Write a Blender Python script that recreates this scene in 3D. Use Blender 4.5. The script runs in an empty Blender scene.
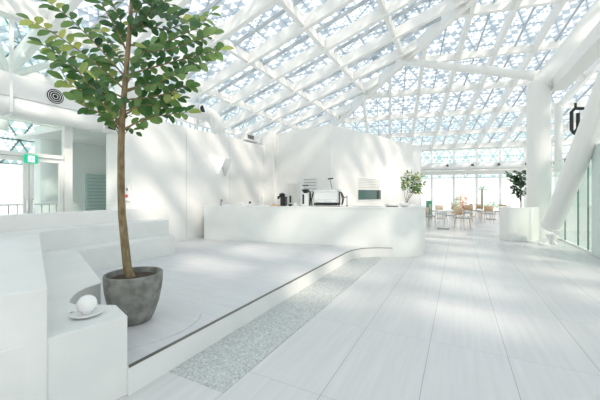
import bpy, bmesh, math, random
from mathutils import Vector, Matrix
random.seed(7)
PI = math.pi
scn = bpy.context.scene
C = scn.collection

# ------------------------------------------------------------------ camera
TH = math.radians(27.386)
cd = bpy.data.cameras.new('camera'); cam = bpy.data.objects.new('camera', cd); C.objects.link(cam)
cam.location = (0, 0, 1.4); cam.rotation_euler = (PI/2, 0, TH)
cd.sensor_width = 36; cd.lens = 305/600*36; cd.shift_y = -6/600; cd.clip_end = 400
scn.camera = cam
# ------------------------------------------------------------------ sky, sun, exposure
w = bpy.data.worlds.new('sky'); scn.world = w; w.use_nodes = True
nt = w.node_tree; nt.nodes.clear()
out = nt.nodes.new('ShaderNodeOutputWorld'); bg = nt.nodes.new('ShaderNodeBackground')
tc = nt.nodes.new('ShaderNodeTexCoord'); sp = nt.nodes.new('ShaderNodeSeparateXYZ'); cr = nt.nodes.new('ShaderNodeValToRGB')
cr.color_ramp.elements[0].position = 0.0; cr.color_ramp.elements[0].color = (1.0, 0.985, 0.965, 1)
cr.color_ramp.elements[1].position = 0.75; cr.color_ramp.elements[1].color = (0.80, 0.87, 0.94, 1)
nt.links.new(tc.outputs['Generated'], sp.inputs[0]); nt.links.new(sp.outputs['Z'], cr.inputs[0])
nt.links.new(cr.outputs[0], bg.inputs['Color']); nt.links.new(bg.outputs[0], out.inputs['Surface'])
bg.inputs['Strength'].default_value = .75
sd = bpy.data.lights.new('sun', 'SUN'); sun = bpy.data.objects.new('sun', sd); C.objects.link(sun)
sd.energy = 2.2; sd.angle = math.radians(2.2); sd.color = (1.0, 0.86, 0.73)
SUNDIR = Vector((-0.62, 0.42, -0.66)).normalized()
sun.rotation_euler = SUNDIR.to_track_quat('-Z', 'Y').to_euler()
scn.view_settings.view_transform = 'Standard'; scn.view_settings.look = 'None'
scn.view_settings.gamma = 1; scn.view_settings.use_curve_mapping = False
scn.view_settings.exposure = 0.95

# ------------------------------------------------------------------ helpers
F_, CO, SI = 305.0, math.cos(TH), math.sin(TH)
def ray(u):
    r = (u-300)/F_; return (-SI+r*CO, CO+r*SI)
def pz(u, v, z):
    D = (1.4-z)*F_/(v-194); a = ray(u); return Vector((D*a[0], D*a[1], z))
def px(u, v, X):
    a = ray(u); D = X/a[0]; return Vector((X, D*a[1], 1.4+(194-v)*D/F_))
def pd(u, v, D):
    a = ray(u); return Vector((D*a[0], D*a[1], 1.4+(194-v)*D/F_))

def principled(name, col, rough=.5, metal=0, spec=.5, **kw):
    m = bpy.data.materials.new(name); m.use_nodes = True
    b = m.node_tree.nodes['Principled BSDF']
    b.inputs['Base Color'].default_value = (*col, 1); b.inputs['Roughness'].default_value = rough
    b.inputs['Metallic'].default_value = metal; b.inputs['Specular IOR Level'].default_value = spec
    for k, v in kw.items(): b.inputs[k.replace('_', ' ')].default_value = v
    return m
def noisy(name, c1, c2, scale=6, rough=.5, bump=.0, detail=6, stretch=(1, 1, 1), spec=.5, metal=0):
    m = principled(name, c1, rough, metal, spec); t = m.node_tree; b = t.nodes['Principled BSDF']
    g = t.nodes.new('ShaderNodeNewGeometry'); mp = t.nodes.new('ShaderNodeMapping'); n = t.nodes.new('ShaderNodeTexNoise')
    r = t.nodes.new('ShaderNodeValToRGB')
    mp.inputs['Scale'].default_value = stretch
    n.inputs['Scale'].default_value = scale; n.inputs['Detail'].default_value = detail
    r.color_ramp.elements[0].position = .35; r.color_ramp.elements[1].position = .65
    r.color_ramp.elements[0].color = (*c1, 1); r.color_ramp.elements[1].color = (*c2, 1)
    t.links.new(g.outputs['Position'], mp.inputs[0]); t.links.new(mp.outputs[0], n.inputs['Vector'])
    t.links.new(n.outputs[0], r.inputs[0]); t.links.new(r.outputs[0], b.inputs['Base Color'])
    if bump:
        bp = t.nodes.new('ShaderNodeBump'); bp.inputs['Strength'].default_value = bump; bp.inputs['Distance'].default_value = .01
        t.links.new(n.outputs[0], bp.inputs['Height']); t.links.new(bp.outputs[0], b.inputs['Normal'])
    return m
def glass(name, tint, refl=.08, rough=.0):
    m = bpy.data.materials.new(name); m.use_nodes = True; t = m.node_tree; t.nodes.clear()
    o = t.nodes.new('ShaderNodeOutputMaterial'); tr = t.nodes.new('ShaderNodeBsdfTransparent'); gl = t.nodes.new('ShaderNodeBsdfGlossy')
    mx = t.nodes.new('ShaderNodeMixShader'); lw = t.nodes.new('ShaderNodeLayerWeight'); pw = t.nodes.new('ShaderNodeMath'); pw.operation = 'POWER'; pw.inputs[1].default_value = 5
    fr = t.nodes.new('ShaderNodeMath'); fr.operation = 'MULTIPLY_ADD'; fr.inputs[1].default_value = .7; fr.inputs[2].default_value = .04; lw.inputs['Blend'].default_value = .5
    t.links.new(lw.outputs['Facing'], pw.inputs[0]); t.links.new(pw.outputs[0], fr.inputs[0])
    tr.inputs[0].default_value = (*tint, 1); gl.inputs['Roughness'].default_value = rough; gl.inputs[0].default_value = (1, 1, 1, 1)
    t.links.new(fr.outputs[0], mx.inputs[0]); t.links.new(tr.outputs[0], mx.inputs[1]); t.links.new(gl.outputs[0], mx.inputs[2])
    t.links.new(mx.outputs[0], o.inputs[0]); return m

M = {}
M['plaster'] = noisy('wall_plaster', (.89, .885, .865), (.91, .905, .885), 3, .42, .05)
M['microcement'] = noisy('microcement', (.79, .81, .79), (.855, .865, .845), 2.2, .38, .12, 9)
M['counter'] = noisy('counter_tile', (.84, .87, .845), (.87, .89, .87), 4, .3, .04)
M['steel'] = principled('white_steel', (.85, .855, .83), .38)
M['steel_warm'] = principled('white_roof_steel', (.87, .865, .84), .4)
M['gasket'] = principled('grey_glazing_bar', (.45, .49, .51), .5)
M['duct'] = principled('white_duct', (.84, .85, .84), .3)
def translucent(name, col, fac):
    m = principled(name, col, .5); t = m.node_tree; tl = t.nodes.new('ShaderNodeBsdfTranslucent'); tl.inputs[0].default_value = (*col, 1)
    mx = t.nodes.new('ShaderNodeMixShader'); mx.inputs[0].default_value = fac; t.links.new(t.nodes['Principled BSDF'].outputs[0], mx.inputs[1]); t.links.new(tl.outputs[0], mx.inputs[2])
    t.links.new(mx.outputs[0], t.nodes['Material Output'].inputs[0]); return m
M['lattice'] = translucent('lattice_panel', (.70, .75, .79), .74)
M['lattice_green'] = translucent('pale_lattice_panel', (.74, .86, .87), .8)
M['diffuser'] = translucent('added_light_diffuser', (.85, .86, .85), .75)  # translucent sheet for the unseen light diffusers added to the roof
M['roof_glass'] = glass('roof_glass', (.93, .96, .975))
M['green_glass'] = glass('green_glass', (.93, .99, .965))
M['clear_glass'] = glass('clear_glass', (.93, .97, .96))
M['teal_glass'] = principled('dark_teal_glass', (.05, .12, .11), .08)
M['dark'] = principled('black_plastic', (.012, .014, .014), .35)
M['trim'] = principled('grey_metal_trim', (.18, .18, .16), .4, .6)
M['chrome'] = principled('chrome', (.75, .77, .77), .15, 1)
M['white'] = principled('white_enamel', (.86, .87, .86), .25)
M['wood'] = noisy('light_wood', (.74, .58, .42), (.82, .66, .50), 12, .5, 0, 4, (1, 1, .1))  # wood tone lightened to carry the haze of the overexposed café
M['orange_wood'] = noisy('orange_wood', (.74, .48, .30), (.82, .58, .38), 12, .5, 0, 4, (1, 1, .1))  # also lightened in colour for the overexposed café haze
M['grey_seat'] = principled('grey_seat', (.42, .45, .46), .7)
M['soil'] = noisy('dark_soil', (.03, .022, .015), (.09, .065, .045), 60, .95, .6)
M['bark'] = noisy('bark', (.16, .11, .055), (.30, .23, .13), 30, .8, .5, 6, (1, 1, .35))
M['concrete'] = noisy('grey_concrete', (.17, .17, .155), (.31, .31, .285), 11, .75, .25, 12)
M['green'] = principled('sign_green', (.0, .42, .22), .4, Emission_Color=(.0, .5, .26, 1), Emission_Strength=.35)
M['sign_white'] = principled('sign_white', (.9, .95, .9), .4, Emission_Color=(.9, 1, .93, 1), Emission_Strength=.5)
M['red'] = principled('red_plastic', (.65, .02, .03), .4)
M['lamp_white'] = principled('lit_acrylic', (.95, .95, .95), .3, Emission_Color=(1, 1, 1, 1), Emission_Strength=.12)
M['frosted'] = principled('frosted_glass', (.93, .95, .95), .22, Subsurface_Weight=.3)
M['marble'] = noisy('white_marble', (.78, .8, .79), (.9, .9, .89), 14, .2, 0, 10)
M['teal_louvre'] = principled('teal_louvre', (.50, .72, .69), .5)
M['pale_green'] = principled('pale_green_cladding', (.92, .97, .94), .5)
M['terrace'] = noisy('pale_terrace', (.72, .74, .73), (.8, .81, .8), 2, .8)
M['carpet'] = noisy('grey_carpet', (.36, .37, .37), (.46, .47, .46), 60, .95, .2)
M['pink_leaf'] = principled('autumn_leaves', (.88, .58, .46), .7)
M['far_green'] = noisy('far_leaves', (.35, .50, .38), (.5, .62, .48), 9, .7)
M['teal_fabric'] = principled('green_fabric', (.12, .42, .30), .8)

# terrazzo
m = principled('terrazzo', (.5, .52, .51), .35); t = m.node_tree; b = t.nodes['Principled BSDF']
g = t.nodes.new('ShaderNodeNewGeometry'); v = t.nodes.new('ShaderNodeTexVoronoi'); v.inputs['Scale'].default_value = 70
r = t.nodes.new('ShaderNodeValToRGB'); r.color_ramp.interpolation = 'CONSTANT'
for i, (p, c) in enumerate([(0, (.30, .33, .32)), (.16, (.50, .53, .52)), (.55, (.62, .64, .63)), (.85, (.80, .82, .81))]):
    e = r.color_ramp.elements[i] if i < 2 else r.color_ramp.elements.new(p)
    e.position = p; e.color = (*c, 1)
sx = t.nodes.new('ShaderNodeSeparateColor')
t.links.new(g.outputs['Position'], v.inputs['Vector']); t.links.new(v.outputs['Color'], sx.inputs[0]); t.links.new(sx.outputs[0], r.inputs[0])
n = t.nodes.new('ShaderNodeTexNoise'); n.inputs['Scale'].default_value = 2.5; t.links.new(g.outputs['Position'], n.inputs['Vector'])
mx = t.nodes.new('ShaderNodeMix'); mx.data_type = 'RGBA'; mx.inputs['Factor'].default_value = .45
mx.inputs['B'].default_value = (.54, .57, .56, 1); t.links.new(r.outputs[0], mx.inputs['A']); t.links.new(mx.outputs['Result'], b.inputs['Base Color'])
M['terrazzo'] = m

def tile_mat(name, c1, c2, x0, dx, y0, dy, joint, rough, bumpy=.03, jw=.0045, grain=(14, .7, 1)):
    m = principled(name, c1, rough); t = m.node_tree; b = t.nodes['Principled BSDF']
    g = t.nodes.new('ShaderNodeNewGeometry'); s = t.nodes.new('ShaderNodeSeparateXYZ'); t.links.new(g.outputs['Position'], s.inputs[0])
    def mth(op, a, b_=None):
        k = t.nodes.new('ShaderNodeMath'); k.operation = op
        for i, q in enumerate((a, b_)):
            if q is None: continue
            if isinstance(q, (int, float)): k.inputs[i].default_value = q
            else: t.links.new(q, k.inputs[i])
        return k.outputs[0]
    def line(o, off, d):
        q = mth('DIVIDE', mth('SUBTRACT', o, off), d)
        fr = mth('SUBTRACT', q, mth('FLOOR', q)); dist = mth('MULTIPLY', mth('MINIMUM', fr, mth('SUBTRACT', 1.0, fr)), d)
        return mth('LESS_THAN', dist, jw/2), mth('FLOOR', q)
    lx, ix = line(s.outputs[0], x0, dx); ly, iy = line(s.outputs[1], y0, dy)
    j = mth('MAXIMUM', lx, mth('MULTIPLY', ly, .55))
    mp = t.nodes.new('ShaderNodeMapping'); mp.inputs['Scale'].default_value = grain; t.links.new(g.outputs['Position'], mp.inputs[0])
    cb = t.nodes.new('ShaderNodeCombineXYZ'); t.links.new(mth('MULTIPLY', ix, 3.7), cb.inputs[0]); t.links.new(mth('MULTIPLY', iy, 5.3), cb.inputs[1])
    ad = t.nodes.new('ShaderNodeVectorMath'); ad.operation = 'ADD'; t.links.new(mp.outputs[0], ad.inputs[0]); t.links.new(cb.outputs[0], ad.inputs[1])
    n = t.nodes.new('ShaderNodeTexNoise'); n.inputs['Scale'].default_value = 1.5; n.inputs['Detail'].default_value = 8; t.links.new(ad.outputs[0], n.inputs['Vector'])
    rr = t.nodes.new('ShaderNodeValToRGB'); rr.color_ramp.elements[0].position = .3; rr.color_ramp.elements[1].position = .7
    rr.color_ramp.elements[0].color = (*c1, 1); rr.color_ramp.elements[1].color = (*c2, 1); t.links.new(n.outputs[0], rr.inputs[0])
    mx = t.nodes.new('ShaderNodeMix'); mx.data_type = 'RGBA'; t.links.new(j, mx.inputs['Factor']); t.links.new(rr.outputs[0], mx.inputs['A'])
    mx.inputs['B'].default_value = (*joint, 1); t.links.new(mx.outputs['Result'], b.inputs['Base Color'])
    return m
M['floor'] = tile_mat('floor_tile', (.66, .665, .66), (.72, .72, .715), -1.465+.615*10, .615, 1.95, 1.2, (.36, .37, .37), .27)
M['platform'] = tile_mat('platform_tile', (.64, .65, .66), (.71, .72, .725), -2.05, .6, .3, .6, (.60, .62, .63), .4, jw=.003, grain=(1.2, 9, 1))

class MB:
    """collects geometry for ONE mesh object"""
    def __init__(s): s.v = []; s.f = []; s.t = []
    def add(s, vs, fs, tint=None):
        o = len(s.v); s.v += [Vector(q) for q in vs]; s.f += [tuple(i+o for i in q) for q in fs]
        if tint is not None: s.t += [tint]*len(fs)
        return s
    def box(s, c, d, rz=0):
        c = Vector(c); R = Matrix.Rotation(rz, 3, 'Z'); vs = []
        for z in (-1, 1):
            for x, y in ((-1, -1), (1, -1), (1, 1), (-1, 1)): vs.append(c + R @ Vector((x*d[0]/2, y*d[1]/2, z*d[2]/2)))
        return s.add(vs, [(3, 2, 1, 0), (4, 5, 6, 7), (0, 1, 5, 4), (1, 2, 6, 5), (2, 3, 7, 6), (3, 0, 4, 7)])
    def bar(s, a, b, w_, h_, up=(0, 0, 1)):
        a, b = Vector(a), Vector(b); d = (b-a).normalized(); sd_ = d.cross(Vector(up))
        if sd_.length < 1e-4: sd_ = d.cross(Vector((0, 1, 0)))
        sd_.normalize(); u = sd_.cross(d); vs = []
        for p in (a, b):
            for x, y in ((-1, -1), (1, -1), (1, 1), (-1, 1)): vs.append(p + sd_*(x*w_/2) + u*(y*h_/2))
        return s.add(vs, [(3, 2, 1, 0), (4, 5, 6, 7), (0, 1, 5, 4), (1, 2, 6, 5), (2, 3, 7, 6), (3, 0, 4, 7)])
    def tube(s, pts, r, n=12, cap=True):
        pts = [Vector(p) for p in pts]; rs = r if isinstance(r, (list, tuple)) else [r]*len(pts); vs = []; fs = []
        prev = None
        for i, p in enumerate(pts):
            d = (pts[min(i+1, len(pts)-1)] - pts[max(i-1, 0)]).normalized()
            if prev is None:
                a = d.cross(Vector((0, 0, 1)));
                if a.length < 1e-3: a = d.cross(Vector((0, 1, 0)))
            else: a = prev - d*prev.dot(d)
            a.normalize(); prev = a; b_ = d.cross(a)
            for k in range(n):
                q = 2*PI*k/n; vs.append(p + (a*math.cos(q) + b_*math.sin(q))*rs[i])
        for i in range(len(pts)-1):
            for k in range(n):
                k2 = (k+1) % n; fs.append((i*n+k, i*n+k2, (i+1)*n+k2, (i+1)*n+k))
        if cap: fs.append(tuple(range(n-1, -1, -1))); fs.append(tuple((len(pts)-1)*n+k for k in range(n)))
        return s.add(vs, fs)
    def prism(s, poly, z0, z1):
        n = len(poly); ar = sum(poly[i][0]*poly[(i+1) % n][1]-poly[(i+1) % n][0]*poly[i][1] for i in range(n))
        if ar < 0: poly = poly[::-1]
        vs = [(p[0], p[1], z0) for p in poly]+[(p[0], p[1], z1) for p in poly]
        fs = [tuple(range(n-1, -1, -1)), tuple(range(n, 2*n))]+[(i, (i+1) % n, n+(i+1) % n, n+i) for i in range(n)]
        return s.add(vs, fs)
    def lathe(s, prof, c, n=32):
        c = Vector(c); vs = []; fs = []; m_ = len(prof)
        for r_, z in prof:
            for k in range(n): vs.append(c+Vector((r_*math.cos(2*PI*k/n), r_*math.sin(2*PI*k/n), z)))
        for i in range(m_-1):
            for k in range(n): k2 = (k+1) % n; fs.append((i*n+k, i*n+k2, (i+1)*n+k2, (i+1)*n+k))
        fs.append(tuple(range(n-1, -1, -1))); fs.append(tuple((m_-1)*n+k for k in range(n)))
        return s.add(vs, fs)
    def ball(s, c, r_, n=20, sc=(1, 1, 1)):
        prof = [(max(1e-4, r_*math.sin(PI*i/12))*sc[0], -r_*math.cos(PI*i/12)*sc[2]) for i in range(13)]
        return s.lathe(prof, c, n)
    def quad(s, a, b, c, d): return s.add([a, b, c, d], [(0, 1, 2, 3)])
    def build(s, name, mat, parent=None, bevel=0, smooth=True, origin=None):
        if parent is None:
            if origin is None:
                xs = [p.x for p in s.v]; ys = [p.y for p in s.v]
                origin = Vector(((min(xs)+max(xs))/2, (min(ys)+max(ys))/2, min(p.z for p in s.v)))
            base = Vector(origin)
        else: base = parent['_o'] if '_o' in parent else None
        if parent is not None: base = Vector(ORG[parent.name])
        me = bpy.data.meshes.new(name); me.from_pydata([tuple(p-base) for p in s.v], [], s.f)
        bm = bmesh.new(); bm.from_mesh(me)
        for e in bm.edges:
            if len(e.link_faces) == 2 and e.calc_face_angle(0) > math.radians(32): e.smooth = False
        for fc in bm.faces: fc.smooth = smooth
        bm.to_mesh(me); bm.free(); me.materials.append(mat)
        if s.t and len(s.t) == len(s.f):
            at = me.attributes.new('tint', 'FLOAT', 'FACE')
            for i, q in enumerate(s.t): at.data[i].value = q
        o = bpy.data.objects.new(name, me); C.objects.link(o)
        if parent is None: o.location = base
        else: o.parent = parent
        ORG[o.name] = tuple(base)
        if bevel:
            bv = o.modifiers.new('bevel', 'BEVEL'); bv.width = bevel; bv.segments = 3; bv.limit_method = 'ANGLE'; bv.angle_limit = math.radians(40)
        return o
ORG = {}
def thing(name, loc, label=None, cat=None, group=None, kind=None):
    o = bpy.data.objects.new(name, None); C.objects.link(o); o.location = loc; o.empty_display_size = .1
    ORG[o.name] = tuple(loc); return tag(o, label, cat, group, kind)
def tag(o, label=None, cat=None, group=None, kind=None):
    if label: o['label'] = label
    if cat: o['category'] = cat
    if group: o['group'] = group
    if kind: o['kind'] = kind
    return o
def struct(name, mb, mat, **k): return tag(mb.build(name, mat, **k), kind='structure')
def copy_tree(o, parent=None):
    c = o.copy(); C.objects.link(c); c.parent = parent
    for ch in list(o.children): copy_tree(ch, c)
    return c
def arc(cx, cy, r_, a0, a1, n=12):
    return [(cx+r_*math.cos(math.radians(a0+(a1-a0)*i/n)), cy+r_*math.sin(math.radians(a0+(a1-a0)*i/n))) for i in range(n+1)]

# ================================================================== GEOMETRY OF THE ROOF
E1, E2 = Vector((.982, .19, 0)), Vector((-.19, .982, 0))
EAVE, ZE, SB = 25.0, 5.0, .31
def zL(x): return 8.75+.315*x
def zB(x, y): return ZE+SB*(EAVE-(-.19*x+.982*y))
def hipy(x): return (EAVE-(zL(x)-ZE)/SB+.19*x)/.982
def along(a, b): return E1*a+E2*b          # plan point from café coordinates

# ------------------------------------------------------------------ ground & floor
struct('floor', MB().box((-1, 10, -.1), (22, 36, .2)), M['floor'])
struct('ground', MB().box((0, 10, -.30), (160, 160, .2)), M['terrace'])
struct('trim_1', MB().prism([(-2.034, 1.66), (-1.465, 1.66), (-1.465, 6.86), (-1.62, 6.83), (-1.9, 6.6), (-2.034, 6.2)], 0.0, .004), M['terrazzo'], smooth=False)
struct('trim_2', MB().prism([(2.8, 3), (9, 3), (9, 9.2), (2.8, 9.2)], 0, .012), M['carpet'])

# platform
PE = [(-2.034, 1.337), (-2.034, 5.95)] + [(-2.02, 6.2), (-1.97, 6.42), (-1.86, 6.62), (-1.70, 6.76), (-1.60, 6.84), (-1.3, 6.95)]
recess = arc(-2.73, 1.86, .60, 0, 360, 40)[:-1]
plat = MB().prism(PE[:-1]+[(-3.37, 6.492), (-5.96, 5.97), (-5.96, 6.5), (-6.25, 6.5), (-6.25, 1.5), (-2.5, 1.337)], 0, .2)
p = struct('floor_platform', plat, M['platform'])
# curb face, dark trim line
cb = MB().prism([(x+.012 if i < 2 else x+.01, y-.008) for i, (x, y) in enumerate(PE)]+[(x-.03, y+.0) for x, y in PE[::-1]], 0.001, .196)
struct('trim_3', cb, M['microcement'])
tr = MB().prism([(x+.016, y-.012) for x, y in PE]+[(x-.012, y+.008) for x, y in PE[::-1]], .196, .204)
struct('trim_4', tr, M['trim'])
# round slightly raised ring step around the pot
ring = MB().prism([q for q in recess if q[0] < -2.06], .2, .212)
struct('trim_5', ring, M['platform'])

# ------------------------------------------------------------------ tiered seating
bench = thing('tiered_bench', (-4.5, 2.6, .2), 'white plaster tiered bench wrapping the corner behind the potted tree', 'bench')
d1 = Vector((.930, -.367))
circ = [(-3.03, 1.71), (-2.997, 1.556), (-2.94, 1.47), (-2.87, 1.404), (-2.78, 1.335), (-2.71, 1.295), (-2.635, 1.289)]     # notch cut around the pot
low = [(-5.06, 4.30), (-5.06, 2.53), (-3.45, 1.895), (-3.10, 1.757)] + circ + [(-2.333, 1.43), (-2.046, 1.336), (-2.138, .934), (-2.3, .2), (-2.6, -1.0), (-5.2, -1.0), (-5.9, 2.3), (-5.9, 4.60)]
low_o = MB().prism(low, .0, .55).build('lower_tier', M['microcement'], bench, bevel=.006)
top = [(-5.48, 4.50), (-5.45, 2.35), (-5.35, 2.19), (-5.1, 2.07), (-2.132, .905), (-2.15, .84), (-2.3, .55), (-2.6, -.4), (-2.75, -1.0), (-5.2, -1.0), (-6.05, 1.5), (-6.05, 4.85)]
MB().prism(top, .0, .85).build('upper_tier', M['microcement'], bench, bevel=.008)
def offs(path, d):
    o_ = []
    for i, p_ in enumerate(path):
        a = Vector(path[max(i-1, 0)]); b = Vector(path[min(i+1, len(path)-1)]); t_ = (b-a).normalized(); o_.append((p_[0]-t_.y*d, p_[1]+t_.x*d))
    return o_
par_in = [(-3.2, .55), (-4.5, 1.06), (-5.2, 1.36), (-5.55, 1.56), (-5.78, 1.8), (-5.92, 2.1), (-5.97, 2.5), (-5.98, 4.92)]
par_in = [(-3.2, -.05), (-4.6, .62), (-5.3, 1.12), (-5.62, 1.5), (-5.82, 1.85), (-5.93, 2.2), (-5.97, 2.6), (-5.98, 4.92)]
par = par_in + offs(par_in, .16)[::-1]
MB().prism(par, .0, 1.09).build('parapet', M['plaster'], bench, bevel=.015)

# ------------------------------------------------------------------ left wall with the emblem lamp, corner wall
struct('wall_left', MB().box((-6.35, 6.79, 1.53), (.2, 5.24, 3.06)).box((-9.0, 6.7, 3.10), (5.5, 5.06, .08)), M['plaster'])
struct('wall_corner', MB().box((-6.81, 4.235, 1.53), (.72, .13, 3.06)), M['plaster'])
struct('baseboard_left', MB().box((-6.245, 7.2, .235), (.03, 4.0, .07)), M['steel'])
# panel joints of the wall: thin shadow gaps modelled as flush strips
struct('trim_6', MB().box((-6.248, 5.66, 1.6), (.008, .012, 2.9)).box((-6.248, 7.35, 1.6), (.008, .008, 2.9)), principled('joint', (.66, .67, .66), .6))

# bar block
B0 = Vector((-3.53, 8.90, 0)); dr = Vector((.315, .949, 0)).normalized(); dl = Vector((-.977, .213, 0)).normalized()
PR = B0+dr*6.45; PL = B0+dl*2.45
blk = [B0[:2], PR[:2], (PR+dl*.9)[:2], (PL+Vector((-4, 4.5, 0)))[:2], (PL+Vector((-4, .55, 0)))[:2], PL[:2]]
struct('wall_bar', MB().prism([tuple(q) for q in blk], 0, 3.58), M['plaster'])
struct('trim_7', MB().box((PL.x-.14, PL.y-.10, 1.79), (.48, .20, 3.58)), M['plaster'])
# ------------------------------------------------------------------ roof
roof = thing('ceiling', (0, 10, 5), kind='structure')
def rbeam(name, a, b, w_, h_, mat='steel_warm'):
    MB().bar(a-Vector((0, 0, h_/2)), b-Vector((0, 0, h_/2)), w_, h_).build(name, M[mat], roof)
XP = [-11.5, -9.2, -6.9, -4.6, -2.3, 0.0, 2.3]
for x in XP:
    wdt = .16 if x > -9.3 else .26
    rbeam('purlin', Vector((x, -6, zL(x)-.02)), Vector((x, hipy(x), zL(x)-.02)), wdt, .30)
YR = [7.4+1.75*k for k in range(-8, 8)]
def xhip(y):   # x where the two planes meet at this y
    lo, hi = -30, 30
    for _ in range(50):
        mid = (lo+hi)/2
        if zL(mid) < zB(mid, y): lo = mid
        else: hi = mid
    return lo
XR = 4.4
for y in YR:
    x1 = min(xhip(y), XR)
    if x1 < -11.4: continue
    rbeam('rafter', Vector((-11.5, y, zL(-11.5))), Vector((x1, y, zL(x1))), .17, .40)
    ym = y+.875; x1 = min(xhip(ym), XR)
    if x1 > -11.4: rbeam('glazing_bar', Vector((-11.5, ym, zL(-11.5))), Vector((x1, ym, zL(x1))), .04, .12, 'gasket')
def hpt(x): return Vector((x, hipy(x), zL(x)))
MB().bar(hpt(-11.6)-Vector((0, 0, .26)), hpt(XR)-Vector((0, 0, .26)), .22, .5).build('hip_beam', M['steel_warm'], roof)
# back slope
def bpt(a, b): q = along(a, b); return Vector((q.x, q.y, zB(q.x, q.y)))
B2MIN = 3.0
def bclip(a):  # smallest e2 for rafter at e1=a on back plane
    b = EAVE
    while b > B2MIN:
        q = along(a, b)
        if zL(q.x) < zB(q.x, q.y): return b
        b -= .02
    return B2MIN
def aclip(b):
    a = 16.0
    while a > -14:
        q = along(a, b)
        if zL(q.x) < zB(q.x, q.y): return a
        a -= .02
    return -14
k = -9
while k < 9:
    a = 1.5+1.5*k
    b = bclip(a)
    if b < EAVE-.3:
        rbeam('rafter', bpt(a, EAVE), bpt(a, b), .15, .36)
    a += .75; b = bclip(a)
    if b < EAVE-.3: rbeam('glazing_bar', bpt(a, EAVE), bpt(a, b), .04, .10, 'gasket')
    k += 1
for i in range(0, 10):
    b = EAVE-2.36*i
    a0 = aclip(b)
    rbeam('purlin', bpt(a0, b)-Vector((0, 0, .03)), bpt(14.5, b)-Vector((0, 0, .03)), .17, .30)
rg = M['roof_glass']
g1 = MB().add([(-11.5, -6, zL(-11.5)+.03), (XR, -6, zL(XR)+.03), tuple(hpt(XR)+Vector((0, 0, .03))), tuple(hpt(-11.5)+Vector((0, 0, .03)))], [(0, 1, 2, 3)])
g1.build('glazing', rg, roof)
g2 = MB(); pts = [hpt(-11.5), hpt(XR), bpt(aclip(B2MIN), B2MIN), bpt(14.5, B2MIN), bpt(14.5, EAVE), bpt(aclip(EAVE-.01), EAVE)]
g2.add([q+Vector((0, 0, .03)) for q in pts], [tuple(range(len(pts)))]); g2.build('glazing', rg, roof)
# upper flat roof over the rest of the hall (behind and above the camera)
for i in range(7):
    yy = 3-i*1.6
    MB().box((9.5, yy, 10.2), (10.4, .2, .4)).build('rafter', M['steel_warm'], roof)
for i in range(6):
    MB().box((4.6+i*2, -1.5, 10.2), (.2, 9.2, .35)).build('purlin', M['steel_warm'], roof)

MB().quad((-11.5, -6, zL(-11.5)+.12), (XR, -6, zL(XR)+.12), (XR, -1.2, zL(XR)+.12), (-11.5, -1.2, zL(-11.5)+.12)).build('added_diffuser_pane', M['diffuser'], roof)  # out-of-view pane added as a soft overhead light source
struct('ceiling_added_diffuser', MB().box((9.5, -4.8, 10.6), (10.6, 3.4, .05)), M['diffuser'])  # unseen sheet added to stop direct sun and scatter it softly
# ------------------------------------------------------------------ outer triangular lattice shells
def sierp(A, B, Cc, lv, out_, rnd):
    if lv == 0: out_.append((A, B, Cc)); return
    ab, bc, ca = (A+B)/2, (B+Cc)/2, (Cc+A)/2
    sierp(A, ab, ca, lv-1, out_, rnd); sierp(ab, B, bc, lv-1, out_, rnd); sierp(ca, bc, Cc, lv-1, out_, rnd)
def lattice(org, ud, vd, nu, nv, L, inside=None, seed=1, levels=(3, 2, 2), frame=.03, thick=0.02):
    rn = random.Random(seed); mb = MB(); ud = ud.normalized(); vd = (vd-ud*vd.dot(ud)).normalized(); H = L*math.sqrt(3)/2
    nrm = ud.cross(vd)
    for j in range(nv):
        for i in range(nu):
            o_ = org+ud*(i*L+(j % 2)*L/2)+vd*(j*H)
            for kind in (0, 1):
                if kind == 0: A, B, D = o_, o_+ud*L, o_+ud*L/2+vd*H
                else: A, B, D = o_+ud*L, o_+ud*L*1.5+vd*H, o_+ud*L/2+vd*H
                cc = (A+B+D)/3
                if inside and not inside(cc): continue
                for q in (A, B, D): pass
                tris = []; lv = rn.choice(levels)
                if lv == 2 and kind == 1: sierp(A, B, D, 2, tris, rn)
                else: sierp(A, B, D, lv, tris, rn)
                for (a, b, d) in tris:
                    # shrink a little so that neighbours only touch at frames
                    m_ = (a+b+d)/3; vs = [m_+(q-m_)*.985 for q in (a, b, d)]
                    mb.add(vs, [(0, 1, 2)])
                for (a, b) in ((A, B), (B, D), (D, A)):
                    dd = (b-a).normalized(); sdv = nrm.cross(dd)*frame/2
                    mb.add([a-sdv, b-sdv, b+sdv, a+sdv], [(0, 1, 2, 3)])
    return mb
up = Vector((0, 0, 1.3))
lat1 = lattice(Vector((-13, -7, zL(-13)))+up, Vector((0, 1, 0)), Vector((1, 0, .315)), 28, 20, 1.2, lambda c: zL(c.x) < zB(c.x, c.y)+.3 and c.x < 6 and c.y > -1.2, 3)
o = struct('trim_8', lat1, M['lattice'], smooth=False); o.modifiers.new('solid', 'SOLIDIFY').thickness = .004
q = bpt(-14, 27)
lat2 = lattice(q+up, E1, (-E2+Vector((0, 0, SB))), 28, 26, 1.2, lambda c: zL(c.x) >= zB(c.x, c.y)-.3, 5)
o = struct('trim_9', lat2, M['lattice'], smooth=False); o.modifiers.new('solid', 'SOLIDIFY').thickness = .004
lat3 = lattice(Vector((4, -7, 11.5)), Vector((0, 1, 0)), Vector((1, 0, 0)), 10, 12, 1.2, None, 8)  # unseen flat lattice added to dapple the sun from behind
o = struct('trim_10', lat3, M['lattice'], smooth=False); o.modifiers.new('solid', 'SOLIDIFY').thickness = .004
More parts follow.
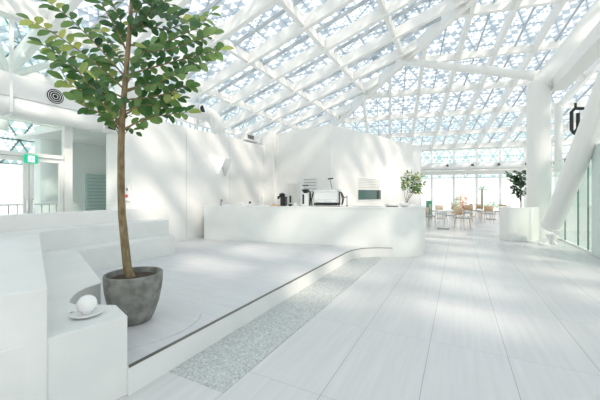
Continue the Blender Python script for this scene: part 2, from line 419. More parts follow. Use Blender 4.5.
# vertical lattice screens outside the left and the far glazing
lat4 = lattice(Vector((-12.5, -4, 2.35)), Vector((0, 1, 0)), Vector((0, 0, 1)), 26, 7, .9, None, 11)
o = struct('trim_11', lat4, M['lattice_green'], smooth=False); o.modifiers.new('solid', 'SOLIDIFY').thickness = .004
q = along(-9, 28.0)
lat5 = lattice(Vector((q.x, q.y, 2.75)), E1, Vector((0, 0, 1)), 26, 6, 1.0, None, 12)
o = struct('trim_12', lat5, M['lattice_green'], smooth=False); o.modifiers.new('solid', 'SOLIDIFY').thickness = .004

# ------------------------------------------------------------------ unseen glazing added behind and right of the view for fill daylight
wb = MB()
for k in range(13): wb.box((-11.5+2.15*k, -6.1, 5), (.12, .14, 10))
for z_ in (.06, 3.0, 6.0, 9.9): wb.box((1.5, -6.1, z_), (26, .12, .12))
wf = struct('window_added_back', wb, M['steel'])  # added back glazing, lets frontal fill light in
MB().quad((-11.5, -6.1, .1), (14.5, -6.1, .1), (14.5, -6.1, 9.9), (-11.5, -6.1, 9.9)).build('pane', M['clear_glass'], wf)
wb = MB()
for k in range(10): wb.box((14.6, -6+2.2*k, 5), (.14, .12, 10))
for z_ in (.06, 3.0, 6.0, 9.9): wb.box((14.6, 4, z_), (.12, 20, .12))
wf = struct('window_added_right', wb, M['steel'])  # added side glazing, raises the ambient light
MB().quad((14.6, -6, .1), (14.6, 14, .1), (14.6, 14, 9.9), (14.6, -6, 9.9)).build('pane', M['clear_glass'], wf)

# ------------------------------------------------------------------ left glazing with the exit doors
GX = -7.1
def gy(u, X=GX): return px(u, 194, X).y
ym, yj0, yj1, ye = gy(28.4), gy(62), gy(71), gy(110.5)
frame = MB()
for y0, y1 in ((yj0+.02, yj1), (ye-.03, ye+.03), (1.30, 1.36), (.0, .06), (-1.5, -1.44)): frame.box((GX, (y0+y1)/2, 1.42), (.12, y1-y0, 2.78))
frame.box((GX, .55, 2.13), (.12, 2*(yj0-.55), .07)).box((GX, .65, 2.80), (.14, 7.1, .06)).box((GX, (yj1+ye)/2, .08), (.12, ye-yj1, .1))
wf = struct('window_1', frame, M['steel'])
MB().quad((GX, -2.9, 2.165), (GX, yj0+.02, 2.165), (GX, yj0+.02, 2.77), (GX, -2.9, 2.77)).build('pane', M['green_glass'], wf)
MB().quad((GX, yj1, .13), (GX, ye-.03, .13), (GX, ye-.03, 2.77), (GX, yj1, 2.77)).build('pane', M['green_glass'], wf)
MB().quad((GX, -2.9, .05), (GX, 1.30, .05), (GX, 1.30, 2.09), (GX, -2.9, 2.09)).build('pane', M['green_glass'], wf)
for i, (a, b, hs) in enumerate(((1.37, ym-.008, 1), (ym+.008, yj0+.015, -1))):
    d = MB(); st = .07
    for yy in (a+st/2, b-st/2): d.box((GX, yy, 1.05), (.055, st, 2.08))
    for zz, hh in ((.09, .16), (2.05, .08)): d.box((GX, (a+b)/2, zz), (.055, b-a-2*st, hh))
    do = struct('door_%d' % (i+1), d, M['steel'])
    MB().quad((GX, a+st, .17), (GX, b-st, .17), (GX, b-st, 2.01), (GX, a+st, 2.01)).build('pane', M['clear_glass'], do)
    hy = (b-st*.55) if hs > 0 else (a+st*.55)
    MB().tube([(GX+.03, hy, 1.30), (GX+.075, hy, 1.31), (GX+.08, hy, 1.27), (GX+.08, hy, .85), (GX+.075, hy, .81), (GX+.03, hy, .82)], .011, 8).build('door_handle', M['chrome'], do)
# exit sign
sg = px(31, 159, GX+.09)
t = thing('exit_sign', tuple(sg), 'small green emergency exit sign with a running figure above the glass doors', 'sign')
MB().box(sg, (.03, .20, .155)).build('housing', M['green'], t, bevel=.004)
fy, fz, fx = sg.y, sg.z, sg.x+.017
MB().box((fx, fy, fz), (.004, .10, .115)).build('pictogram_panel', M['sign_white'], t)
fg = MB(); fx += .004
fg.tube([(fx, fy-.005, fz+.038), (fx, fy-.004, fz+.040)], .011, 10)
for a, b in (((0, .026), (.006, -.004)), ((.004, .022), (.03, .012)), ((.0, .022), (-.026, .008)), ((.006, -.004), (.026, -.02)), ((.026, -.02), (.022, -.046)), ((.006, -.004), (-.012, -.026)), ((-.012, -.026), (-.036, -.036))):
    fg.bar((fx, fy+a[0], fz+a[1]), (fx, fy+b[0], fz+b[1]), .009, .004, (1, 0, 0))
fg.build('running_figure', M['green'], t)
# clerestory above the doors, set back on the roof of the entrance
cl = MB()
for y in (-4, -2.2, -.4, 1.4, 3.2, 4.1): cl.box((-9.2, y, 4.4), (.08, .06, 2.6))
cl.box((-9.2, -.9, 3.17), (.1, 10.2, .12))
wf = struct('window_2', cl, M['steel'])
MB().quad((-9.2, -6, 3.2), (-9.2, 4.15, 3.2), (-9.2, 4.15, 5.7), (-9.2, -6, 5.7)).build('pane', M['green_glass'], wf)
struct('trim_13', MB().box((-9.15, -.9, zL(-9.15)-.12), (.30, 10.2, .55)), M['steel_warm'])
struct('ceiling_entrance', MB().box((-8.2, -.8, 3.50), (2.2, 10.0, .02)), M['clear_glass'])
# pale wall with louvre outside
WX = -11.0; wy = gy(43, WX)
struct('wall_outside_left', MB().prism([(WX, wy+.3), (WX-.04, wy+.12), (WX-.15, wy), (WX-.4, wy-.05), (WX-.4, 9.5), (WX, 9.5)], -.1, 3.45), M['pale_green'])
lp, lq = px(85.5, 174, WX+.05), px(112, 215, WX+.05)
t = thing('wall_louvre', (WX+.05, (lp.y+lq.y)/2, lq.z), 'teal slatted ventilation louvre outside the glass left of the trunk', 'louvre')
MB().box((WX+.04, (lp.y+lq.y)/2, (lp.z+lq.z)/2), (.05, lq.y-lp.y+.06, lp.z-lq.z+.04)).build('frame', principled('louvre_back', (.80, .92, .88), .6), t)
sl = MB(); nz = 13
for i in range(nz):
    zz = lq.z+.03+(lp.z-lq.z-.06)*i/(nz-1); sl.bar((WX+.12, lp.y, zz), (WX+.12, lq.y, zz), .06, .03)
sl.build('slat', M['teal_louvre'], t)
# terrace railing
t = thing('terrace_railing', (-8.4, 2.5, -.1), 'thin metal baluster railing on the terrace seen through the glass doors', 'railing')
MB().box((-8.4, 1.7, 1.17), (.05, 5.0, .03)).build('handrail', M['steel'], t)
for i in range(34):
    MB().box((-8.4, -.75+.145*i, .53), (.014, .014, 1.26)).build('baluster', principled('baluster', (.45, .48, .48), .5) if i == 0 else bpy.data.materials['baluster'], t)
# truss of white tubes outside the clerestory
nd = px(9, 76, -10.3)
t = thing('tube_truss', tuple(nd), 'white tubular truss node with radiating struts outside the upper left glazing', 'truss')
MB().ball(nd, .17).build('node', M['steel'], t)
for u, v in ((-14, 20), (38, 36), (78, 56), (75, 92), (-30, 92), (-20, 60), (4, 130)):
    e = px(u, v, -10.3); MB().tube([nd, e+(e-nd)*.0], .085, 12).build('strut', M['steel'], t)

# soffit box with a round diffuser, pipe beneath
t = thing('soffit_duct', (-6.9, 0, 3.06), 'white boxed duct running above the glass doors with a round swirl vent', 'duct')
MB().box((-6.90, -.9, 3.25), (.40, 10.1, .40)).build('duct_body', M['duct'], t, bevel=.02)
vc = px(55, 96.5, -6.69)
vent = MB().tube([(vc.x-.005, vc.y, vc.z), (vc.x+.012, vc.y, vc.z)], .150, 32)
vent.build('vent_flange', M['white'], t)
MB().tube([(vc.x+.008, vc.y, vc.z), (vc.x+.016, vc.y, vc.z)], .135, 32).build('vent_recess', M['dark'], t)
rn = MB()
for r_ in (.04, .078, .112):
    rn.tube([(vc.x+.020, vc.y+r_*math.cos(2*PI*k/28), vc.z+r_*math.sin(2*PI*k/28)) for k in range(29)], .0055, 6, cap=False)
rn.build('vent_ring', M['white'], t)
t = thing('round_pipe', (-6.72, 0, 2.72), 'long white round pipe slung beneath the boxed duct above the doors', 'pipe')
MB().tube([(-6.74, -5.8, 2.885), (-6.74, 4.14, 2.885)], .162, 28).build('pipe', M['duct'], t)
for yy in (2.27, 3.75, .5):
    MB().box((-6.70+.155+.02, yy, 3.08), (.012, .04, .66)).box((-6.74, yy, 2.735-.02), (.38, .04, .012)).build('hanger', M['white'], t)
MB().tube([(-6.56, 3.86, 2.83), (-6.50, 3.98, 2.80)], .045, 12).build('spotlight', M['dark'], t)

# pipe on top of the left wall
t = thing('air_duct', (-6.7, 6, 3.14), 'fat white round air duct lying on the wall with the triangle lamp', 'duct')
pc = [(-6.7, 4.2, 3.80), (-6.7, 6.9, 3.80)]+[(-6.7, 6.9+.42*math.sin(a), 3.38+.42*math.cos(a)) for a in [PI/2*i/8 for i in range(1, 9)]]+[(-6.7, 7.32, 3.145)]
MB().tube(pc, .215, 28).build('pipe', M['duct'], t)
jn = px(203, 112, -6.45); jn.z = 3.83
MB().tube([(-6.56, jn.y, jn.z), (-6.42, jn.y-.02, jn.z-.01)], [.13, .135], 24).build('nozzle', M['chrome'], t)
MB().tube([(-6.44, jn.y-.02, jn.z-.01), (-6.415, jn.y-.02, jn.z-.01)], .10, 24).build('nozzle_core', M['dark'], t)
for yy in (4.9, 6.75):
    MB().box((-6.42, yy, 3.46), (.03, .05, .63)).box((-6.98, yy, 3.46), (.03, .05, .63)).box((-6.7, yy, 3.57), (.56, .05, .03)).build('bracket', M['white'], t)
# projector / speaker unit on the wall
c = px(250, 143, -6.38); yy0 = gy(243, -6.38); yy1 = gy(257.5, -6.38)
t = thing('wall_fan_unit', (-6.4, (yy0+yy1)/2, 3.10), 'small white box unit with dark grille on a rail atop the lamp wall end', 'ventilation unit')
cy = (yy0+yy1)/2
MB().box((-6.45, cy, 3.33), (.34, yy1-yy0, .22)).build('housing', M['white'], t, bevel=.01)
MB().box((-6.277, cy-.12, 3.34), (.01, .34, .12)).build('grille', M['trim'], t)
MB().box((-6.40, cy, 3.14), (.05, yy1-yy0, .04)).box((-6.40, cy-.35, 3.18), (.04, .04, .1)).box((-6.40, cy+.35, 3.18), (.04, .04, .1)).box((-6.40, cy-1.0, 3.20), (.08, 1.1, .06)).build('rail', M['steel'], t)

# emblem lamps on the wall: two rounded triangles
def tri_lamp(u0, u1, v0, v1, dep, x0, mat):
    a = px(u0, v0, -6.25); b = px(u1, v0, -6.25); zt = (a.z+px(u1, v0, -6.25).z)/2; zt = 1.4+(194-v0)*.5*((a.y)/ray(u0)[1]+(b.y)/ray(u1)[1])/F_
    zb = 1.4+(194-v1)*.5*((a.y)/ray(u0)[1]+(b.y)/ray(u1)[1])/F_
    cs = [Vector((a.y, zt)), Vector((b.y, zt)), Vector(((a.y+b.y)/2, zb-.04))]; poly = []
    for i in range(3):
        p0, p1, p2 = cs[i-1], cs[i], cs[(i+1) % 3]; e0 = (p0-p1).normalized(); e1 = (p2-p1).normalized()
        for k in range(7):
            q = k/6; r_ = .06; s0 = p1+e0*r_; s1 = p1+e1*r_
            poly.append((1-q)**2*s0+2*q*(1-q)*p1+q*q*s1)
    n = len(poly); mb = MB()
    vs = [(x0, q.x, q.y) for q in poly]+[(x0+dep, q.x, q.y) for q in poly]
    mb.add(vs, [tuple(range(n)), tuple(range(2*n-1, n-1, -1))]+[(i, n+i, n+(i+1) % n, (i+1) % n) for i in range(n)])
    return mb
tag(tri_lamp(210.5, 223.5, 157.5, 173.5, .07, -6.25, 0).build('triangle_wall_lamp', M['lamp_white']), 'bright white rounded triangular lamp on the long white wall', 'wall lamp')
tag(tri_lamp(218.5, 230.5, 158.5, 175.5, .05, -6.249, 0).build('triangle_wall_plaque', principled('grey_plaque', (.66, .68, .68), .4)), 'pale grey rounded triangular plaque half behind the bright triangle lamp', 'wall plaque')
# fire alarm box on the corner wall
q = pd(128, 192, 6.6); q = Vector((-6.365, 4.155, 1.42))
t = thing('fire_alarm_box', tuple(q), 'white fire alarm panel with red round button on the wall beside the tree trunk', 'fire alarm')
MB().box(q, (.14, .03, .34)).build('panel', M['white'], t, bevel=.005)
MB().tube([(q.x+.0, q.y-.014, q.z-.06), (q.x+.0, q.y-.03, q.z-.06)], .034, 18).build('button', M['red'], t)
MB().box((q.x, q.y-.018, q.z+.08), (.05, .006, .05)).build('indicator', M['trim'], t)

# ------------------------------------------------------------------ bar counter
def smooth(pts, it=2):
    for _ in range(it):
        o_ = [pts[0]]
        for a, b in zip(pts, pts[1:]):
            o_ += [(a[0]*.75+b[0]*.25, a[1]*.75+b[1]*.25), (a[0]*.25+b[0]*.75, a[1]*.25+b[1]*.75)]
        pts = o_+[pts[-1]]
    return pts
cf = [(-5.95, 5.985), (-3.37, 6.505), (-2.4, 6.70)]+smooth([(-1.9, 6.80), (-1.40, 6.90), (-.85, 7.2), (-.66, 7.75), (-.80, 8.7), (-1.3, 9.6)], 3)
ci = offs(cf, .72)
bar_ct = thing('bar_counter', (-3.3, 6.9, 0), 'long white bar counter with a rounded right end', 'counter')
MB().prism(cf+ci[::-1], 0, 1.07).build('counter_body', M['counter'], bar_ct, bevel=.01)
MB().prism(offs(cf, -.012)+offs(cf, .735)[::-1], 1.07, 1.10).build('countertop', M['white'], bar_ct, bevel=.006)

CR = math.atan2(.2, 1)
def lthing(name, u, D, z, label, cat, rz=CR, group=None):
    a = ray(u); o = bpy.data.objects.new(name, None); C.objects.link(o); o.location = (a[0]*D, a[1]*D, z); o.rotation_euler = (0, 0, rz)
    ORG[o.name] = (0, 0, 0); return tag(o, label, cat, group)
CT = 1.10
# espresso machine
t = lthing('espresso_machine', 327.3, 7.75, CT+.012, 'white and chrome two-group espresso machine with black side frames on the counter', 'coffee machine')
MB().prism([(-.30, -.24), (.30, -.24), (.30, .24), (-.30, .24)], .07, .34).build('body', M['white'], t, bevel=.03)
MB().box((0, -.245, .12), (.56, .012, .07)).build('back_panel', M['chrome'], t, bevel=.004)
MB().box((0, 0, .355), (.60, .46, .02)).build('cup_tray', M['chrome'], t)
for y_ in (-.22, .22):
    MB().tube([(-.32, y_, .35), (-.32, y_, .40), (.32, y_, .40), (.32, y_, .35)], .010, 8).build('rail', M['chrome'], t)
for sx_ in (-.335, .335):
    MB().tube([(sx_, -.26, .0), (sx_*1.06, -.24, .14), (sx_*1.0, -.12, .33), (sx_*1.0, .12, .33), (sx_*1.06, .24, .14), (sx_, .26, .0)], .016, 10).build('side_frame', M['dark'], t)
MB().tube([(.40, -.05, .05), (.43, -.05, .2), (.37, -.05, .33)], .012, 8).build('steam_wand', M['dark'], t)
for x_ in (-.15, .15):
    MB().tube([(x_, .30, .12), (x_, .30, .2)], .035, 14).build('group_head', M['chrome'], t)
MB().box((0, .02, .035), (.6, .5, .05)).build('drip_base', M['dark'], t, bevel=.01)
cup = lthing('espresso_cup', 319, 7.75, CT+.3785, 'one of the small white cups in a row on top of the espresso machine', 'cup', group='cups on the espresso machine')
MB().lathe([(.034, 0), (.030, .035), (.02, .05)], (0, 0, 0), 16).build('cup_body', M['white'], cup)
for i in range(1, 9):
    c2 = copy_tree(cup); c2.location = cup.location + Vector((math.cos(CR)*.062*i, math.sin(CR)*.062*i, 0))
# tablet on stem
t = lthing('order_screen', 331, 8.12, CT, 'small dark tilted screen on a thin stalk above the espresso machine', 'screen')
MB().tube([(.03, .0, 0), (.03, 0, .42), (-.02, 0, .68)], .009, 8).build('stalk', M['trim'], t)
MB().tube([(.03, 0, 0), (.03, 0, .012)], .05, 16).build('foot', M['trim'], t)
MB().bar((-.075, 0, .70), (.055, 0, .715), .10, .03).build('screen', M['dark'], t)
# grinders
t = lthing('white_coffee_grinder', 305.6, 7.7, CT+.002, 'white coffee grinder with dark front strip and black hopper left of espresso machine', 'coffee grinder')
MB().box((0, 0, .16), (.19, .22, .32)).build('body', M['white'], t, bevel=.02)
MB().box((-.03, -.113, .17), (.045, .012, .24)).build('front_strip', M['dark'], t)
MB().lathe([(.05, .32), (.06, .34), (.095, .39), (.10, .41), (.02, .42)], (.0, 0, 0), 20).build('hopper_base', M['dark'], t)
MB().lathe([(.055, .42), (.075, .50), (.075, .505)], (0, 0, 0), 20).build('hopper', M['clear_glass'], t)
MB().lathe([(.085, .505), (.085, .525), (.03, .53)], (0, 0, 0), 20).build('lid', M['dark'], t)
MB().tube([(.09, 0, .36), (.125, -.02, .33), (.13, -.02, .22), (.12, -.02, .1), (.12, -.02, .02)], .02, 10).build('hose', M['dark'], t)
t = lthing('black_coffee_grinder', 283, 7.75, CT, 'black coffee grinder with round hopper at the left of the bar tools', 'coffee grinder')
MB().box((.03, 0, .12), (.12, .18, .24)).build('body', M['dark'], t, bevel=.02)
MB().lathe([(.03, .2), (.075, .26), (.08, .30), (.02, .33)], (-.02, 0, 0), 18).build('hopper', M['dark'], t)
MB().tube([(-.05, 0, .24), (-.13, 0, .22), (-.12, 0, .17)], .03, 10).build('chute', M['dark'], t)
MB().tube([(-.045, 0, 0), (-.045, 0, .2)], .03, 12).build('dosing_column', M['trim'], t)
# small counter things
t = lthing('wooden_board', 275, 7.65, CT, 'light brown wooden board lying on the counter left of the black grinder', 'board')
MB().box((0, 0, .015), (.24, .16, .03)).build('board', M['orange_wood'], t, bevel=.006)
MB().box((-.05, 0, .042), (.05, .08, .024)).build('block', M['orange_wood'], t)
t = lthing('white_cup', 294.6, 7.6, CT, 'white coffee cup with handle in front of the narrow door', 'cup')
MB().lathe([(.03, 0), (.055, .05), (.06, .075), (.05, .07)], (0, 0, 0), 20).build('cup_body', M['white'], t)
MB().tube([(.055, 0, .06), (.09, 0, .05), (.085, 0, .025), (.05, 0, .02)], .008, 8).build('handle', M['white'], t)
t = lthing('black_cup', 290.3, 7.55, CT, 'low black cup beside the white cup on the bar', 'cup')
MB().lathe([(.03, 0), (.05, .03), (.05, .05), (.04, .045)], (0, 0, 0), 20).build('cup_body', M['dark'], t)
t = lthing('glass_jug', 300.0, 7.85, CT, 'clear glass jug between white cup and white grinder', 'jug')
MB().lathe([(.05, 0), (.055, .05), (.045, .14), (.05, .18)], (0, 0, 0), 20).build('jug_body', M['clear_glass'], t)
MB().tube([(.05, 0, .15), (.09, 0, .13), (.09, 0, .06), (.055, 0, .04)], .007, 8).build('handle', M['chrome'], t)
t = lthing('small_black_knob_dispenser', 250, 7.9, CT, 'tiny black topped dispenser on the counter left of the arched tap', 'dispenser')
MB().lathe([(.03, 0), (.03, .02), (.012, .03), (.012, .06)], (0, 0, 0), 14).build('base', M['white'], t)
MB().ball((0, 0, .08), .032).build('cap', M['dark'], t)
t = lthing('short_white_canister', 243.5, 7.95, CT, 'short white canister on the counter left of the tiny dispenser', 'canister')
MB().lathe([(.045, 0), (.045, .07), (.03, .085)], (0, 0, 0), 20).build('body', M['white'], t)
MB().lathe([(.012, .085), (.012, .1)], (0, 0, 0), 10).build('knob', M['white'], t)
def tap(u, D, hgt, rch, label, mat):
    t = lthing('tap', u, D, CT, label, 'tap')
    MB().tube([(0, 0, 0), (0, 0, .015)], .03, 16).build('base', M[mat], t)
    r_ = rch/2
    MB().tube([(0, 0, 0), (0, 0, hgt-r_)]+[(r_-r_*math.cos(a), 0, hgt-r_+r_*math.sin(a)) for a in [PI*i/10 for i in range(1, 11)]]+[(2*r_, 0, hgt-r_-.05)], .010, 10).build('spout', M[mat], t)
tap(259.5, 7.9, .21, .10, 'arched chrome tap on the counter below the wall corner', 'chrome')
tap(221, 8.1, .15, .03, 'slim short tap on the counter beneath the triangle lamps', 'trim')
tap(347, 7.6, .21, -.10, 'thin gooseneck chrome tap right of the espresso machine', 'trim')
t = lthing('dark_tray', 392, 7.25, CT, 'flat dark tray on the counter left of the counter plant', 'tray', rz=.3)
MB().box((0, 0, .012), (.27, .18, .02)).build('tray_base', M['trim'], t, bevel=.005)
MB().box((0, 0, .028), (.15, .12, .012)).build('paper_stack', M['white'], t)
t = lthing('till_monitor', 272, 8.0, CT, 'small white card stand on the counter behind the wooden board', 'card stand')
MB().prism([(-.05, -.03), (.05, -.03), (.05, .03), (-.05, .03)], 0, .01).build('foot', M['white'], t)
MB().bar((-.0, .0, .01), (.0, .03, .05), .09, .004, (0, 1, 0)).build('card', M['white'], t)

# things on the bar-block walls
def onwall(P0, dv, s_, z): return P0+dv*s_+Vector((0, 0, z))
def wall_s(P0, dv, u):
    a = ray(u); # P0+dv*s = D*a
    det = dv.x*(-a[1])-(-a[0])*dv.y
    s_ = ((-P0.x)*(-a[1])-(-a[0])*(-P0.y))/det; q = P0+dv*s_; return s_, q.x/a[0] if abs(a[0]) > .05 else q.y/a[1]
nL = Vector((-.213, -.977, 0)); nR = Vector((.949, -.315, 0))
def panel(P0, dv, nn, u0, u1, v0, v1, dep, off=0.0):
    s0, D0 = wall_s(P0, dv, u0); s1, D1 = wall_s(P0, dv, u1); Dm = (D0+D1)/2
    z1 = 1.4+(194-v0)*Dm/F_; z0 = 1.4+(194-v1)*Dm/F_
    a = onwall(P0, dv, s0, 0); b = onwall(P0, dv, s1, 0)
    ce = (a+b)/2+nn*(off+dep/2); ce.z = (z0+z1)/2
    return ce, abs(s1-s0), z1-z0, math.atan2(dv.y, dv.x), dep
def pbox(mb, ce, w_, h_, rz, dep): return mb.box(ce, (w_, dep, h_), rz)
ce, w_, h_, rz, dep = panel(B0, dl, nL, 288, 299, 184, 222, .02)
z0 = 0; ce.z = .87; do = struct('door_3', pbox(MB(), ce, w_, 1.74, rz, .03), principled('cream_door', (.80, .80, .75), .5))
fr = MB(); ax = Vector((math.cos(rz), math.sin(rz), 0))
for sg_ in (-1, 1): fr.box(ce+ax*sg_*(w_/2+.02), (.045, .06, 1.78), rz)
q = ce.copy(); q.z = 1.765; fr.box(q, (w_+.085, .06, .045), rz); fr.build('door_frame', M['steel'], do)
q = ce+nL*.03-ax*-.11; q.z = 1.22; MB().box(q, (.06, .02, .24), rz).build('vision_slot', M['dark'], do)
ce, w_, h_, rz, dep = panel(B0, dl, nL, 304, 317.5, 178, 196, .03)
t = thing('wall_vent', tuple(ce), 'small white louvred vent on the wall behind the white grinder', 'vent')
pbox(MB(), ce, w_, h_, rz, .03).build('frame', M['steel'], t)
sl = MB()
for i in range(6):
    q = ce+nL*.02; q.z = ce.z-h_/2+h_*(i+.5)/6; sl.box(q, (w_*.9, .02, h_/22), rz)
sl.build('slat', M['gasket'], t)
ce, w_, h_, rz, dep = panel(B0, dr, nR, 357.5, 380, 190, 199.5, .03)
wn = struct('window_3', pbox(MB(), ce, w_+.08, h_+.08, rz, .03), M['steel'])
pbox(MB(), ce+nR*.015, w_, h_, rz, .012).build('pane', M['teal_glass'], wn)
qq = ce+nR*.026; ax = Vector((math.cos(rz), math.sin(rz), 0)); pbox(MB(), qq+ax*w_*.36, .12, h_*.9, rz, .01).build('edge_reveal', M['dark'], wn)
ce, w_, h_, rz, dep = panel(B0, dr, nR, 357.5, 380, 178.5, 188.5, .03)
t = thing('rolled_shutter', tuple(ce), 'white slatted shutter above the dark serving window', 'shutter')
pbox(MB(), ce, w_, h_, rz, .03).build('frame', M['steel'], t)
sl = MB()
for i in range(6):
    q = ce+nR*.018; q.z = ce.z-h_/2+h_*(i+.5)/6; sl.box(q, (w_*.96, .012, .016), rz)
sl.build('slat', M['gasket'], t)

# ------------------------------------------------------------------ leaves
lm = bpy.data.materials.new('leaf_green'); lm.use_nodes = True; t_ = lm.node_tree; b_ = t_.nodes['Principled BSDF']
at = t_.nodes.new('ShaderNodeAttribute'); at.attribute_name = 'tint'; rp = t_.nodes.new('ShaderNodeValToRGB')
rp.color_ramp.elements[0].color = (.016, .060, .020, 1); rp.color_ramp.elements[1].color = (.50, .54, .13, 1)
e = rp.color_ramp.elements.new(.45); e.color = (.06, .16, .045, 1)
e = rp.color_ramp.elements.new(.8); e.color = (.20, .33, .10, 1)
t_.links.new(at.outputs['Fac'], rp.inputs[0]); t_.links.new(rp.outputs[0], b_.inputs['Base Color']); b_.inputs['Roughness'].default_value = .38
tl = t_.nodes.new('ShaderNodeBsdfTranslucent'); mxs = t_.nodes.new('ShaderNodeMixShader'); mxs.inputs[0].default_value = .3
t_.links.new(rp.outputs[0], tl.inputs[0]); t_.links.new(b_.outputs[0], mxs.inputs[1]); t_.links.new(tl.outputs[0], mxs.inputs[2])
t_.links.new(mxs.outputs[0], t_.nodes['Material Output'].inputs[0])
M['leaf'] = lm
def leaf(mb, p, d, n_, L, W, tint, rn):
    d = d.normalized(); s_ = d.cross(n_).normalized(); n_ = s_.cross(d)
    prof = ((0, .0), (.12, .42), (.35, .92), (.6, 1.0), (.85, .66), (.96, .3), (1.0, .0)); vs = []
    for q, ww in prof:
        m_ = p+d*(L*q)-n_*(L*.16*q*q); wv = W/2*ww
        vs += [m_-s_*wv+n_*(wv*.28), m_, m_+s_*wv+n_*(wv*.28)]
    fs = []
    for i in range(len(prof)-1):
        a = i*3; fs += [(a, a+1, a+4, a+3), (a+1, a+2, a+5, a+4)]
    mb.add(vs, fs, tint)
def interp(P, t): 
    k = t*(len(P)-1); i = min(int(k), len(P)-2); return P[i].lerp(P[i+1], k-i)
VIEW = Vector((-.75, .66, 0))
def branch(fol, wood, P, L, W, step, rn, r0=.009, start=.15, base_t=.4, nbias=.55):
    P = [Vector(p) for p in P]; Q = [interp(P, i/12) for i in range(13)]
    wood.tube(Q, [r0*(1-.75*i/12) for i in range(13)], 6)
    ln = sum((Q[i+1]-Q[i]).length for i in range(12)); n = max(3, int(ln*(1-start)/step))
    for i in range(n+1):
        t = start+(1-start)*i/n; p = interp(Q, t); d = (interp(Q, min(1, t+.05))-interp(Q, max(0, t-.05))).normalized()
        nn = (Vector((0, 0, 1))*(1-nbias) - VIEW*nbias + Vector((rn.uniform(-.35, .35), rn.uniform(-.35, .35), rn.uniform(-.2, .2)))).normalized()
        sd_ = d.cross(nn).normalized()*(1 if i % 2 else -1)
        dd = d*rn.uniform(.35, .75)+sd_*rn.uniform(.6, 1.0)+Vector((0, 0, rn.uniform(-.25, .25)))
        if i == n: dd = d
        leaf(fol, p, dd, nn, L*rn.uniform(.8, 1.12), W*rn.uniform(.85, 1.1), min(1, max(0, base_t+rn.gauss(0, .17)+(.18 if t > .85 else 0))), rn)

# big potted tree
rn = random.Random(21)
base = pd(134, 322, 2.87); base.z = .212; px0, py0 = base.x, base.y
tree = thing('potted_tree', (px0, py0, .212), 'tall leafy rubber tree with a slim bare trunk in a rough grey concrete pot', 'potted tree')
prof = [(.02, 0), (.135, 0), (.152, .012), (.185, .08), (.217, .18), (.240, .30), (.248, .38), (.249, .442), (.244, .450), (.228, .448), (.225, .42), (.220, .39), (.001, .385)]
MB().lathe(prof, (px0, py0, .212), 48).build('pot', M['concrete'], tree)
MB().lathe([(.219, .375), (.216, .398), (.1, .41), (.001, .412)], (px0, py0, .212), 40).build('soil', M['soil'], tree)
TD = 2.87
tk = [Vector((px0-.02, py0-.01, .60))]+[pd(u, v, D) for u, v, D in ((127.5, 268, TD), (125, 245, TD), (122, 215, TD-.02), (121, 185, TD-.04), (121, 150, TD-.06), (122, 120, TD-.08), (125, 85, TD-.1), (128, 50, TD-.12), (131, 10, TD-.1), (133, -30, TD-.1), (132, -60, TD-.1))]
wood = MB().tube(tk, [.040, .038, .036, .033, .031, .029, .027, .023, .020, .016, .011, .006], 12)
fol = MB()
